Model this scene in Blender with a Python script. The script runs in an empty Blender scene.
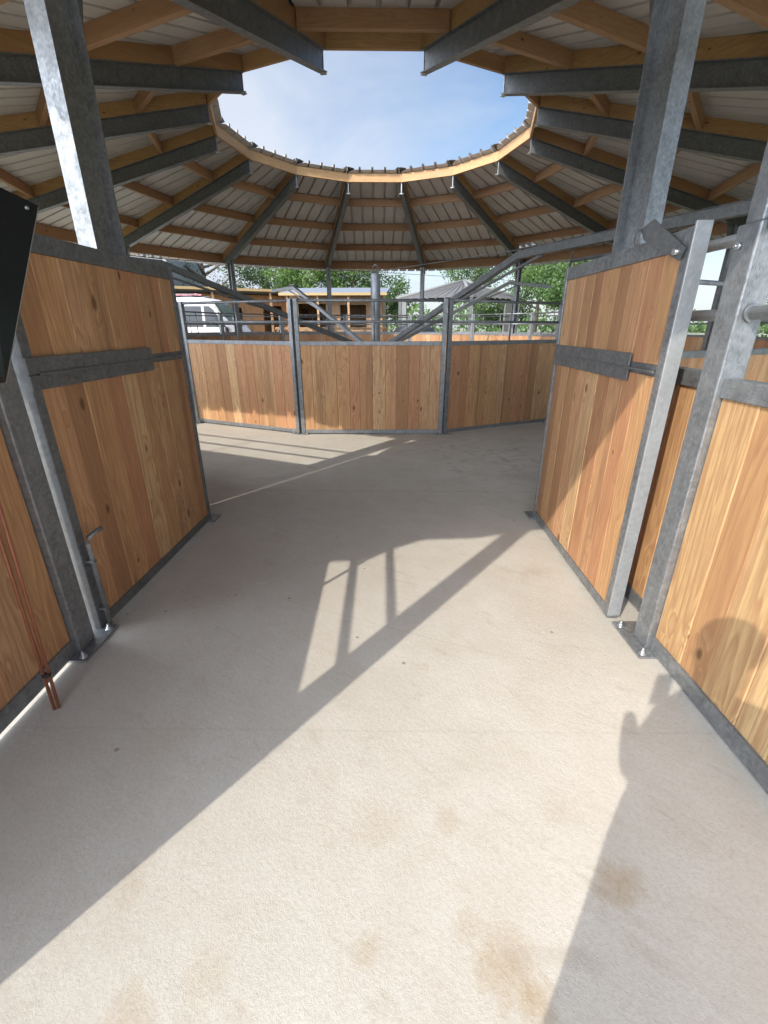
import bpy, bmesh, math, random
from mathutils import Vector, Matrix
random.seed(7)
sc = bpy.context.scene
col = sc.collection
PI = math.pi

# ------------------------------------------------------------------ helpers
def thing(name, label, cat, loc=(0, 0, 0), rz=0.0, group=None):
    o = bpy.data.objects.new(name, None); col.objects.link(o)
    o.empty_display_size = 0.2
    o.location = loc; o.rotation_euler = (0, 0, rz)
    o['label'] = label; o['category'] = cat
    if group: o['group'] = group
    return o

def tag(o, label, cat, group=None):
    o['label'] = label; o['category'] = cat
    if group: o['group'] = group
    return o

def link(name, me, parent=None, mat=None):
    o = bpy.data.objects.new(name, me); col.objects.link(o)
    if parent is not None: o.parent = parent
    if mat is not None and len(me.materials) == 0: me.materials.append(mat)
    return o

class MB:
    """collects shapes of ONE mesh"""
    def __init__(s): s.bm = bmesh.new()
    def hexa(s, P):
        v = [s.bm.verts.new(p) for p in P]
        for f in ((0, 3, 2, 1), (4, 5, 6, 7), (0, 1, 5, 4), (1, 2, 6, 5), (2, 3, 7, 6), (3, 0, 4, 7)):
            s.bm.faces.new([v[i] for i in f])
        return s
    def box(s, x0, x1, y0, y1, z0, z1):
        return s.hexa([(x0, y0, z0), (x1, y0, z0), (x1, y1, z0), (x0, y1, z0), (x0, y0, z1), (x1, y0, z1), (x1, y1, z1), (x0, y1, z1)])
    def bbox(s, x0, x1, y0, y1, z0, z1, b=0.004):
        bm2 = bmesh.new()
        m = MB.__new__(MB); m.bm = bm2
        m.box(x0, x1, y0, y1, z0, z1)
        bmesh.ops.bevel(bm2, geom=bm2.edges[:], offset=b, segments=2, affect='EDGES', profile=0.5)
        s.merge(bm2); return s
    def merge(s, bm2):
        me = bpy.data.meshes.new('tmp'); bm2.to_mesh(me); bm2.free()
        s.bm.from_mesh(me); bpy.data.meshes.remove(me)
    def beam(s, p0, p1, w, h, up=(0, 0, 1)):
        p0, p1 = Vector(p0), Vector(p1); d = (p1 - p0).normalized()
        upv = Vector(up)
        if abs(d.dot(upv)) > .98: upv = Vector((0, 1, 0))
        a = d.cross(upv).normalized() * w / 2; b = a.cross(d).normalized() * h / 2
        return s.hexa([p0 - a - b, p0 + a - b, p1 + a - b, p1 - a - b, p0 - a + b, p0 + a + b, p1 + a + b, p1 - a + b])
    def tube(s, pts, r, n=10, r1=None):
        pts = [Vector(p) for p in pts]; rings = []
        for i, p in enumerate(pts):
            d = (pts[min(i + 1, len(pts) - 1)] - pts[max(i - 1, 0)]).normalized()
            u = Vector((0, 0, 1)) if abs(d.z) < .9 else Vector((1, 0, 0))
            a = d.cross(u).normalized(); b = d.cross(a)
            rr = r if r1 is None else r + (r1 - r) * i / max(1, len(pts) - 1)
            rings.append([s.bm.verts.new(p + a * rr * math.cos(2 * PI * k / n) + b * rr * math.sin(2 * PI * k / n)) for k in range(n)])
        for i in range(len(rings) - 1):
            for k in range(n):
                f = s.bm.faces.new((rings[i][k], rings[i][(k + 1) % n], rings[i + 1][(k + 1) % n], rings[i + 1][k])); f.smooth = True
        s.bm.faces.new(rings[0][::-1]); s.bm.faces.new(rings[-1])
        return s
    def lathe(s, prof, c=(0, 0, 0), n=16):
        rings = [[s.bm.verts.new((c[0] + r * math.cos(2 * PI * k / n), c[1] + r * math.sin(2 * PI * k / n), c[2] + z)) for k in range(n)] for r, z in prof]
        for i in range(len(rings) - 1):
            for k in range(n):
                f = s.bm.faces.new((rings[i][k], rings[i][(k + 1) % n], rings[i + 1][(k + 1) % n], rings[i + 1][k])); f.smooth = True
        s.bm.faces.new(rings[0][::-1]); s.bm.faces.new(rings[-1]); return s
    def prism(s, poly, ext):
        """poly: list of points, ext: extrusion vector"""
        e = Vector(ext); a = [s.bm.verts.new(p) for p in poly]; b = [s.bm.verts.new(Vector(p) + e) for p in poly]
        n = len(poly)
        s.bm.faces.new(a[::-1]); s.bm.faces.new(b)
        for i in range(n): s.bm.faces.new((a[i], a[(i + 1) % n], b[(i + 1) % n], b[i]))
        return s
    def face(s, P): s.bm.faces.new([s.bm.verts.new(p) for p in P]); return s
    def mesh(s, name, mat=None, fix=True):
        if fix: bmesh.ops.recalc_face_normals(s.bm, faces=s.bm.faces[:])
        me = bpy.data.meshes.new(name); s.bm.to_mesh(me); s.bm.free()
        if mat is not None: me.materials.append(mat)
        return me
    def build(s, name, mat, parent=None, fix=True):
        return link(name, s.mesh(name, mat, fix), parent)

def ibeam_sec(h, b, tf, tw):
    """closed outline of an I section in (a, z), z from 0 (bottom) to h"""
    return [(-b/2, 0), (b/2, 0), (b/2, tf), (tw/2, tf), (tw/2, h - tf), (b/2, h - tf), (b/2, h), (-b/2, h), (-b/2, h - tf), (-tw/2, h - tf), (-tw/2, tf), (-b/2, tf)]

# ------------------------------------------------------------------ materials
class NT:
    def __init__(s, name):
        s.m = bpy.data.materials.new(name); s.m.use_nodes = True
        s.t = s.m.node_tree; s.t.nodes.clear()
        s.out = s.t.nodes.new('ShaderNodeOutputMaterial'); s.p = s.n('ShaderNodeBsdfPrincipled')
        s.t.links.new(s.p.outputs[0], s.out.inputs[0])
    def n(s, typ, **kw):
        nd = s.t.nodes.new(typ)
        for k, v in kw.items():
            if k.startswith('i_'): nd.inputs[k[2:]].default_value = v
            else: setattr(nd, k, v)
        return nd
    def l(s, a, b): s.t.links.new(a, b)
    def math(s, op, a, b=None, clamp=False):
        nd = s.n('ShaderNodeMath', operation=op); nd.use_clamp = clamp
        for i, v in enumerate((a, b)):
            if v is None: continue
            if hasattr(v, 'links'): s.l(v, nd.inputs[i])
            else: nd.inputs[i].default_value = v
        return nd.outputs[0]
    def vmath(s, op, a, b):
        nd = s.n('ShaderNodeVectorMath', operation=op)
        for i, v in enumerate((a, b)):
            if hasattr(v, 'links'): s.l(v, nd.inputs[i])
            else: nd.inputs[i].default_value = v
        return nd.outputs[0]
    def noise(s, vec, scale, detail=4, rough=.55, dist=0):
        nd = s.n('ShaderNodeTexNoise'); nd.inputs['Scale'].default_value = scale; nd.inputs['Detail'].default_value = detail
        nd.inputs['Roughness'].default_value = rough; nd.inputs['Distortion'].default_value = dist
        if vec is not None: s.l(vec, nd.inputs['Vector'])
        return nd.outputs['Fac']
    def ramp(s, f, stops, interp='LINEAR'):
        nd = s.n('ShaderNodeValToRGB'); cr = nd.color_ramp; cr.interpolation = interp
        while len(cr.elements) < len(stops): cr.elements.new(.5)
        for e, (p, c) in zip(cr.elements, stops):
            e.position = p; e.color = (c, c, c, 1) if not hasattr(c, '__len__') else (*c, 1)
        s.l(f, nd.inputs[0]); return nd.outputs['Color']
    def mix(s, f, a, b, mode='MIX'):
        nd = s.n('ShaderNodeMix', data_type='RGBA', blend_type=mode)
        for k, v in ((0, f), (6, a), (7, b)):
            if hasattr(v, 'links'): s.l(v, nd.inputs[k])
            elif k == 0: nd.inputs[0].default_value = v
            else: nd.inputs[k].default_value = (*v, 1)
        return nd.outputs[2]
    def base(s, c):
        if hasattr(c, 'links'): s.l(c, s.p.inputs['Base Color'])
        else: s.p.inputs['Base Color'].default_value = (*c, 1)
    def rough(s, v):
        if hasattr(v, 'links'): s.l(v, s.p.inputs['Roughness'])
        else: s.p.inputs['Roughness'].default_value = v
    def bump(s, h, strength=.3, dist=.01):
        nd = s.n('ShaderNodeBump'); nd.inputs['Strength'].default_value = strength; nd.inputs['Distance'].default_value = dist
        s.l(h, nd.inputs['Height']); s.l(nd.outputs[0], s.p.inputs['Normal'])
    def obj_co(s): return s.n('ShaderNodeTexCoord').outputs['Object']

def plain(name, c, rough=.6, metal=0.0, var=.15, scale=8):
    t = NT(name); f = t.noise(t.obj_co(), scale, 4)
    t.base(t.mix(f, tuple(x * (1 - var) for x in c), tuple(min(1, x * (1 + var)) for x in c)))
    t.rough(rough); t.p.inputs['Metallic'].default_value = metal
    return t.m

def wood(name, axis, tones, knots=1.0, contrast=1.0):
    """sawn softwood; axis = grain direction in object space"""
    t = NT(name); co = t.obj_co()
    obr = t.n('ShaderNodeObjectInfo').outputs['Random']
    isl = t.n('ShaderNodeAttribute', attribute_name='tone', attribute_type='GEOMETRY').outputs['Fac']
    rnd = t.math('FRACT', t.math('ADD', isl, obr))
    cmb = t.n('ShaderNodeCombineXYZ')
    for i, k in enumerate((31., 17., 53.)): t.l(t.math('MULTIPLY', rnd, k), cmb.inputs[i])
    p = t.vmath('ADD', co, cmb.outputs[0])
    st = [1., 1., 1.]; st[axis] = .07
    q = t.vmath('MULTIPLY', p, tuple(st))
    # knots
    kv = [8., 8., 8.]; kv[axis] = 4.2
    vor = t.n('ShaderNodeTexVoronoi', feature='F1'); vor.inputs['Scale'].default_value = 1.0; vor.inputs['Randomness'].default_value = 1.0
    pk = t.vmath('MULTIPLY', p, tuple(kv)); t.l(pk, vor.inputs['Vector'])
    sep = t.n('ShaderNodeSeparateColor'); t.l(vor.outputs['Color'], sep.inputs[0])
    keep = t.math('GREATER_THAN', sep.outputs[0], 1 - .52 * knots)
    size = t.math('ADD', t.math('MULTIPLY', sep.outputs[1], .14), .06)
    kd = t.math('DIVIDE', vor.outputs['Distance'], size)
    kmask = t.math('MULTIPLY', t.ramp(kd, [(.0, 1.), (.55, .85), (1., 0.)]), keep)
    halo = t.math('MULTIPLY', t.ramp(t.math('MULTIPLY', kd, .3), [(.1, 1.), (1., 0.)]), keep)
    # growth rings: bands of a stretched noise, bent round the knots
    low = t.math('ADD', t.noise(q, 7.0, 2, .5, .3), t.math('MULTIPLY', halo, .13))
    rings = t.math('FRACT', t.math('MULTIPLY', low, 13.0))
    rings = t.ramp(rings, [(0., .25), (.55, .85), (.85, 1.), (1., .25)])
    fine = t.noise(q, 130.0, 3, .6)
    tone = t.ramp(rnd, tones)
    blot = t.noise(q, 3.0, 3); heart = t.noise(t.vmath('MULTIPLY', q, (2.6, 2.6, 1.)) if axis == 2 else q, 2.2, 4, .6)
    c = t.mix(t.math('MULTIPLY', blot, .3), tone, (.44, .25, .125))
    c = t.mix(t.math('MULTIPLY', t.math('SUBTRACT', 1.0, rings), .78 * contrast), c, (.34, .16, .08))
    c = t.mix(t.math('MULTIPLY', t.ramp(fine, [(.38, 0.), (.68, 1.)]), .45 * contrast), c, (.32, .16, .08))
    c = t.mix(t.math('MULTIPLY', t.ramp(heart, [(.54, 0.), (.68, 1.)]), .62 * contrast), c, (.22, .115, .06))
    c = t.mix(t.math('MULTIPLY', kmask, .85), c, (.085, .032, .014))
    t.base(c); t.rough(t.math('ADD', t.math('MULTIPLY', fine, .25), .45))
    t.p.inputs['Specular IOR Level'].default_value = .3
    t.bump(t.math('ADD', fine, rings), .18, .002)
    return t.m

FIR = [(0., (.65, .39, .195)), (.13, (.55, .27, .135)), (.28, (.74, .53, .275)), (.42, (.60, .305, .16)), (.54, (.45, .235, .105)), (.64, (.70, .45, .22)), (.76, (.36, .20, .095)), (.88, (.63, .36, .165)), (1., (.66, .405, .19))]
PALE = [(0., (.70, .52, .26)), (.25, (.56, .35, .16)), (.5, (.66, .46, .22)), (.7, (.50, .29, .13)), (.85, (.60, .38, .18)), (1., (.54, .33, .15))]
SPR = [(0., (.33, .20, .11)), (.4, (.43, .28, .15)), (.7, (.27, .155, .085)), (1., (.38, .235, .125))]
YEL = [(0., (.40, .27, .10)), (.4, (.46, .32, .125)), (.7, (.33, .21, .085)), (1., (.42, .29, .115))]
M = {}
M['board'] = wood('fir_boards', 2, FIR)
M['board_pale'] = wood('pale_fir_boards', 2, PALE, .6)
M['purlin'] = wood('spruce_beam', 0, SPR, .8)
M['nailer'] = wood('yellow_treated_timber', 1, YEL, 1.0, 1.2)
M['rim'] = wood('pale_rim_board', 0, [(0., (.54, .33, .15)), (1., (.60, .39, .18))], .5, .7)

def galv(name, lo, hi, metal=.4, r0=.34, r1=.58, scale=9.):
    t = NT(name); co = t.obj_co()
    obr = t.n('ShaderNodeObjectInfo').outputs['Random']
    cmb = t.n('ShaderNodeCombineXYZ')
    for i, k in enumerate((13., 29., 7.)): t.l(t.math('MULTIPLY', obr, k), cmb.inputs[i])
    p = t.vmath('ADD', co, cmb.outputs[0])
    vor = t.n('ShaderNodeTexVoronoi'); vor.inputs['Scale'].default_value = scale * 7
    t.l(t.vmath('ADD', p, t.vmath('MULTIPLY', t.n('ShaderNodeTexNoise', i_Scale=14.).outputs['Color'], (.05, .05, .05))), vor.inputs['Vector'])
    sp = t.n('ShaderNodeSeparateColor'); t.l(vor.outputs['Color'], sp.inputs[0])
    cloud = t.noise(p, scale, 5, .62, .6)
    streak = t.noise(t.vmath('MULTIPLY', p, (1., 1., .12)), scale * 4, 4, .6)
    f = t.math('ADD', t.math('MULTIPLY', sp.outputs[0], .22), t.math('ADD', t.math('MULTIPLY', cloud, .55), t.math('MULTIPLY', streak, .23)))
    t.base(t.ramp(f, [(.25, lo), (.5, tuple((a + b) / 2 for a, b in zip(lo, hi))), (.72, hi)]))
    t.rough(t.ramp(f, [(.25, r1), (.75, r0)]))
    t.p.inputs['Metallic'].default_value = metal
    t.bump(cloud, .06, .004)
    return t.m
M['galv'] = galv('galvanised_steel', (.145, .152, .156), (.335, .35, .355), .5, .30, .52)
M['galv_dark'] = galv('dark_galvanised_steel', (.105, .11, .11), (.21, .218, .218), .4, .42, .62)  # darker tone of the galvanised steel
M['galv_bright'] = galv('bright_galvanised_steel', (.32, .325, .315), (.50, .51, .50), .5, .34, .52)
M['bolt'] = plain('zinc_bolt', (.55, .56, .56), .3, .8, .1, 60)
M['black'] = plain('black_sheet_metal', (.012, .014, .014), .22, 0., .3, 5)
M['edge'] = plain('bare_cut_edge', (.5, .5, .48), .35, .8, .1, 20)
M['copper'] = plain('red_brown_rod', (.36, .13, .07), .42, .3, .3, 30)
M['tie'] = plain('black_tie_wire', (.02, .02, .02), .6)
M['white_paint'] = plain('white_van_paint', (.72, .73, .74), .25, 0., .04, 2)
M['glass'] = plain('dark_window_glass', (.03, .035, .04), .12, 0., .2, 3)
M['green_vinyl'] = plain('green_sticker', (.05, .36, .09), .4, 0., .15, 4)
M['tyre'] = plain('black_rubber', (.025, .025, .026), .8)
M['plastic'] = plain('dark_grey_plastic', (.05, .05, .055), .55)
M['pink'] = plain('faded_red_ladder', (.5, .22, .24), .5)
M['rack'] = plain('roof_rack_metal', (.10, .10, .11), .5, .4)
M['tarp'] = plain('black_tarpaulin', (.03, .032, .036), .45, 0., .3, 3)
M['stable_wood'] = wood('stable_boards', 2, [(0., (.40, .22, .10)), (.5, (.50, .30, .15)), (1., (.34, .18, .085))], .3)
M['cream_wood'] = wood('cream_boards', 2, [(0., (.44, .32, .19)), (.5, (.49, .36, .22)), (1., (.40, .28, .16))], .3)
M['fascia'] = plain('pale_yellow_fascia', (.40, .28, .125), .6)
M['skin'] = plain('skin', (.55, .34, .25), .5, 0., .06, 12)
M['cloth'] = plain('navy_jacket', (.05, .06, .10), .85, 0., .2, 30)
M['denim'] = plain('blue_denim', (.07, .10, .17), .9, 0., .2, 40)
M['hair'] = plain('brown_hair', (.06, .035, .02), .6, 0., .3, 40)
M['shoe'] = plain('brown_leather', (.09, .05, .03), .6)

def m_sheet(name, under, top):
    t = NT(name); co = t.obj_co()
    n1 = t.noise(co, 1.6, 5, .6); n2 = t.noise(t.vmath('MULTIPLY', co, (6., .6, 1.)), 5., 4)
    f = t.math('ADD', t.math('MULTIPLY', n1, .6), t.math('MULTIPLY', n2, .4))
    bf = t.n('ShaderNodeNewGeometry').outputs['Backfacing']
    u = t.ramp(f, [(.3, tuple(x * .78 for x in under)), (.7, under)])
    w = t.ramp(f, [(.3, tuple(x * .7 for x in top)), (.7, top)])
    t.base(t.mix(bf, w, u)); t.rough(.55); return t.m
M['sheet'] = m_sheet('roof_sheet_metal', (.58, .555, .525), (.30, .28, .26))
M['fibro'] = m_sheet('fibre_cement_roof', (.075, .073, .07), (.11, .105, .10))
M['bluegrey_sheet'] = m_sheet('blue_grey_sheet', (.2, .2, .2), (.20, .22, .26))
M['grey_clad'] = plain('grey_cladding', (.36, .37, .39), .6, .1, .1, 2)
M['render_wall'] = plain('pale_grey_wall', (.19, .19, .18), .85, 0, .1, 3)

def m_concrete():
    t = NT('brushed_concrete'); co = t.obj_co()
    mp = t.n('ShaderNodeMapping'); mp.inputs['Rotation'].default_value = (.31, .23, .61); t.l(co, mp.inputs[0]); cr_ = mp.outputs[0]
    big = t.noise(cr_, .9, 5, .6); mid = t.noise(cr_, 5., 6, .65); fine = t.noise(t.vmath('MULTIPLY', cr_, (1., .75, 1.)), 85., 6, .72, .35); grit = t.noise(cr_, 260., 4, .7)
    patch = t.noise(cr_, 2.1, 6, .62, .5)
    c = t.ramp(big, [(.3, (.515, .485, .42)), (.5, (.56, .53, .465)), (.72, (.60, .572, .51))])
    c = t.mix(t.ramp(mid, [(.35, 0.), (.75, .34)]), c, (.48, .42, .34))
    c = t.mix(t.ramp(fine, [(.30, .24), (.52, 0.)]), c, (.27, .245, .21))
    c = t.mix(t.ramp(fine, [(.52, 0.), (.75, .22)]), c, (.66, .63, .58))
    c = t.mix(t.ramp(patch, [(.42, 0.), (.62, .22)]), c, (.44, .385, .30))
    # broom strokes across the passage
    br = t.noise(t.vmath('MULTIPLY', cr_, (1., 4., 1.)), 9., 5, .7, .6)
    c = t.mix(t.ramp(br, [(.38, .12), (.6, 0.)]), c, (.38, .34, .28))
    # pits and specks
    vor = t.n('ShaderNodeTexVoronoi'); vor.inputs['Scale'].default_value = 9.; t.l(co, vor.inputs['Vector'])
    vs = t.n('ShaderNodeSeparateColor'); t.l(vor.outputs['Color'], vs.inputs[0])
    speck = t.math('MULTIPLY', t.math('LESS_THAN', vor.outputs['Distance'], t.math('MULTIPLY', vs.outputs[2], .09)), t.math('GREATER_THAN', vs.outputs[0], .72))
    c = t.mix(t.math('MULTIPLY', speck, .6), c, (.16, .13, .10))
    # rust-tan stains, each with its own place and shape
    wob = t.vmath('ADD', co, t.vmath('MULTIPLY', t.vmath('SUBTRACT', t.n('ShaderNodeTexNoise', i_Scale=9., i_Detail=7., i_Roughness=.65).outputs['Color'], (.5, .5, .5)), (.36, .36, 0)))
    msk = None; rag = t.noise(cr_, 24., 7, .68, .8)
    for (sx, sy, r, a) in STAINS:
        d = t.n('ShaderNodeVectorMath', operation='DISTANCE'); t.l(wob, d.inputs[0]); d.inputs[1].default_value = (sx, sy, 0)
        v = t.math('ADD', t.math('SUBTRACT', 1.0, t.math('DIVIDE', d.outputs['Value'], r * .82)), t.math('MULTIPLY', t.math('SUBTRACT', rag, .5), 1.7))
        k = t.math('MULTIPLY', t.ramp(v, [(.05, 0.), (.40, .5), (1., 1.)]), a * .88)
        msk = k if msk is None else t.math('MAXIMUM', msk, k)
    msk = t.math('MULTIPLY', msk, t.ramp(fine, [(.3, 1.), (.7, .6)]))
    c = t.mix(msk, c, (.36, .25, .13))
    # hairline cracks and a faint day joint
    sepc = t.n('ShaderNodeSeparateXYZ'); t.l(t.vmath('ADD', co, t.vmath('MULTIPLY', t.vmath('SUBTRACT', t.n('ShaderNodeTexNoise', i_Scale=3.5, i_Detail=6.).outputs['Color'], (.5, .5, .5)), (.16, .16, 0))), sepc.inputs[0])
    for (ax, ay, bx_, by_, wd, al) in ((-.75, 2.33, .55, 1.78, .003, .2), (-2.5, 1.36, 2.0, 1.30, .006, .09), (.55, 1.78, 1.3, 1.62, .0025, .12), (-3., 4.25, 3., 4.10, .010, .25)):
        dx, dy = bx_ - ax, by_ - ay; ln = math.hypot(dx, dy)
        px = t.math('SUBTRACT', sepc.outputs[0], ax); py = t.math('SUBTRACT', sepc.outputs[1], ay)
        al_ = t.math('ADD', t.math('MULTIPLY', px, dx / ln), t.math('MULTIPLY', py, dy / ln)); ac = t.math('ABSOLUTE', t.math('ADD', t.math('MULTIPLY', px, -dy / ln), t.math('MULTIPLY', py, dx / ln)))
        k = t.math('MULTIPLY', t.math('LESS_THAN', ac, wd), t.math('MULTIPLY', t.math('GREATER_THAN', al_, 0.), t.math('LESS_THAN', al_, ln)))
        c = t.mix(t.math('MULTIPLY', k, al), c, (.22, .19, .15))
    # dusty scuffs
    scf = t.noise(t.vmath('MULTIPLY', cr_, (1., 2.4, 1.)), 2.6, 8, .72, 1.4)
    c = t.mix(t.ramp(scf, [(.56, 0.), (.66, .34)]), c, (.36, .30, .225))
    # wet / scuffed arcs in front of the inner ring
    d = t.n('ShaderNodeVectorMath', operation='DISTANCE'); t.l(wob, d.inputs[0]); d.inputs[1].default_value = (1.2, 5.5, 0)
    sc_ = t.math('MULTIPLY', t.ramp(t.math('DIVIDE', d.outputs['Value'], 1.5), [(.2, 1.), (1., 0.)]), t.ramp(t.noise(co, 3.2, 5, .6, 1.2), [(.50, 0.), (.66, .5)]))
    c = t.mix(sc_, c, (.20, .18, .155))
    t.base(c); t.rough(t.ramp(mid, [(.3, .72), (.7, .9)]))
    t.p.inputs['Specular IOR Level'].default_value = .25
    h = t.math('ADD', t.math('MULTIPLY', fine, .6), t.math('ADD', t.math('MULTIPLY', grit, .25), t.math('MULTIPLY', br, .12)))
    t.bump(h, .55, .006)
    return t.m
STAINS = [(.70, .78, .11, .9), (.20, .98, .09, .45), (-.03, .96, .13, .35), (.33, .60, .14, .75), (.38, .545, .09, .95), (-.62, .55, .10, .5), (-.07, .64, .06, .5), (.23, .68, .07, .45), (.6, 1.0, .10, .25),
          (-1.0, 2.3, .25, .3), (-.85, 1.3, .2, .22), (.9, 2.1, .25, .25), (1.0, 2.6, .2, .22), (-.75, .82, .10, .3), (-.45, .62, .09, .3), (.75, 2.5, .2, .2)]
M['concrete'] = m_concrete()

def m_ground():
    t = NT('grass_and_gravel'); co = t.obj_co()
    a = t.noise(co, .25, 5, .6); b = t.noise(co, 14., 4, .7)
    g = t.mix(b, (.055, .085, .025), (.12, .15, .05)); k = t.mix(b, (.22, .20, .16), (.36, .33, .28))
    t.base(t.mix(t.ramp(a, [(.45, 0.), (.55, 1.)]), k, g)); t.rough(.95); t.bump(b, .6, .03); return t.m
M['ground'] = m_ground()

def m_leaf(name, a, b):
    t = NT(name); r0 = t.n('ShaderNodeNewGeometry').outputs['Random Per Island']
    r = t.math('ADD', t.math('MULTIPLY', r0, .55), t.math('MULTIPLY', t.ramp(t.noise(t.obj_co(), .8, 3), [(.35, 0.), (.65, 1.)]), .45))
    t.base(t.mix(r, a, b)); t.rough(.6)
    t.p.inputs['Transmission Weight'].default_value = 0.0
    tr = t.n('ShaderNodeBsdfTranslucent'); t.l(t.mix(r, tuple(x * 1.3 for x in a), tuple(x * 1.3 for x in b)), tr.inputs[0])
    mx = t.n('ShaderNodeMixShader'); mx.inputs[0].default_value = .35
    t.l(t.p.outputs[0], mx.inputs[1]); t.l(tr.outputs[0], mx.inputs[2]); t.l(mx.outputs[0], t.out.inputs[0])
    return t.m
M['leaf_bright'] = m_leaf('fresh_green_leaves', (.07, .14, .025), (.16, .25, .06))
M['leaf_mid'] = m_leaf('mid_green_leaves', (.05, .105, .025), (.115, .19, .05))
M['leaf_dark'] = m_leaf('dark_green_leaves', (.03, .065, .02), (.07, .12, .035))
M['bark'] = plain('grey_brown_bark', (.14, .115, .09), .9, 0, .3, 6)

# ------------------------------------------------------------------ camera, light, sky
CAM = Vector((0, 0, 1.5)); PITCH = math.radians(22.47); F = 449.4
cd = bpy.data.cameras.new('camera'); co_ = bpy.data.objects.new('camera', cd); col.objects.link(co_)
co_.location = CAM; co_.rotation_euler = (PI / 2 - PITCH, 0, 0)
cd.sensor_fit = 'VERTICAL'; cd.sensor_height = 24; cd.lens = 24 * F / 1024; cd.clip_start = .01; cd.clip_end = 800
sc.camera = co_

EL = math.radians(35.6); AZ = Vector((.62, .785)).normalized()
sd = bpy.data.lights.new('sun', 'SUN'); sd.energy = 2.4; sd.angle = math.radians(.5); sd.color = (1, .93, .83)
so = bpy.data.objects.new('sun', sd); col.objects.link(so)
so.rotation_euler = Vector((AZ.x * math.cos(EL), AZ.y * math.cos(EL), -math.sin(EL))).to_track_quat('-Z', 'Y').to_euler()
so.location = (-10, -12, 14)

w = bpy.data.worlds.new('World'); sc.world = w; w.use_nodes = True
nt = w.node_tree; nt.nodes.clear()
def wn(t, **k):
    n = nt.nodes.new(t)
    for a, b in k.items(): setattr(n, a, b)
    return n
L = nt.links.new
sky = wn('ShaderNodeTexSky', sky_type='NISHITA', sun_disc=False, sun_elevation=EL, sun_rotation=math.atan2(-AZ.x, -AZ.y), air_density=1.0, dust_density=1.0, ozone_density=1.5)
bg = wn('ShaderNodeBackground'); bg.inputs[1].default_value = .105; L(sky.outputs[0], bg.inputs[0])
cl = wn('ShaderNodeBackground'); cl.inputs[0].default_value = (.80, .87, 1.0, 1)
tc = wn('ShaderNodeTexCoord'); sx = wn('ShaderNodeSeparateXYZ'); L(tc.outputs['Generated'], sx.inputs[0])
def wm(op, a, b):
    n = wn('ShaderNodeMath', operation=op)
    for i, v in enumerate((a, b)):
        if hasattr(v, 'links'): L(v, n.inputs[i])
        else: n.inputs[i].default_value = v
    return n.outputs[0]
zz = wm('ADD', wm('MAXIMUM', sx.outputs[2], 0.0), .18)
cx = wn('ShaderNodeCombineXYZ'); L(wm('DIVIDE', sx.outputs[0], zz), cx.inputs[0]); L(wm('DIVIDE', sx.outputs[1], zz), cx.inputs[1])
ns = wn('ShaderNodeTexNoise'); ns.inputs['Scale'].default_value = 1.5; ns.inputs['Detail'].default_value = 7; ns.inputs['Roughness'].default_value = .55; ns.inputs['Distortion'].default_value = .3
L(cx.outputs[0], ns.inputs['Vector'])
# broad bank of cloud towards the left of the oculus, clearer on the right
gr = wm('MULTIPLY', wm('DIVIDE', sx.outputs[0], zz), -.55)
fac = wm('ADD', ns.outputs['Fac'], gr)
rp = wn('ShaderNodeValToRGB'); rp.color_ramp.elements[0].position = .30; rp.color_ramp.elements[1].position = .78
L(fac, rp.inputs[0])
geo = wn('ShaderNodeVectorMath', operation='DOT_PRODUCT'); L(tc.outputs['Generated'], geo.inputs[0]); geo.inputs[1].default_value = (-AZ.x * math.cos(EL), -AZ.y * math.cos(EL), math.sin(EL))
L(wm('ADD', .54, wm('MULTIPLY', wm('POWER', wm('MAXIMUM', wm('DIVIDE', wm('ADD', geo.outputs['Value'], .15), 1.15), 0.0), .9), 3.6)), cl.inputs[1])  # clouds brightened towards the sun, out of view, to add fill light
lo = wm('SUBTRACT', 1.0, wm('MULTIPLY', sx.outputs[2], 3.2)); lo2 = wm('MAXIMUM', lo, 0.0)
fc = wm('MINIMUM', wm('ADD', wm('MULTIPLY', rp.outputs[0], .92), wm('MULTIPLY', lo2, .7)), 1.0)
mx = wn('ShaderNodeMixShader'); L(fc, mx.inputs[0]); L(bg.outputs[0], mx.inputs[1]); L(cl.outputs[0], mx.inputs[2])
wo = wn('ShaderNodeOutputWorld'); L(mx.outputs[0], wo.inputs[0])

vs = sc.view_settings; vs.view_transform = 'Standard'; vs.look = 'None'; vs.gamma = 1; vs.use_curve_mapping = False; vs.exposure = .84
sc.display_settings.display_device = 'sRGB'
sc.cycles.use_denoising = True
try: sc.cycles.denoiser = 'OPENIMAGEDENOISE'
except Exception: pass
sc.cycles.max_bounces = 8; sc.cycles.diffuse_bounces = 4; sc.cycles.glossy_bounces = 3; sc.cycles.transmission_bounces = 3
sc.cycles.caustics_reflective = False; sc.cycles.caustics_refractive = False
sc.cycles.sample_clamp_indirect = 6

# ------------------------------------------------------------------ layout of the round shelter
CX, CY, ROT = -.194, 11.336, .016
NSEG = 14; DA = 2 * PI / NSEG
RIN, ROUT = 3.196, 8.45
def zb(r): return 4.794 - .271 * (r - 3.196)       # underside of a rafter
HB = .25; TB = .19                                   # rafter depth, timber depth
def spoke(k, r, z=0.0, rot=ROT):
    a = (k + .5) * DA + rot
    return Vector((CX + r * math.sin(a), CY - r * math.cos(a), z))

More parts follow.
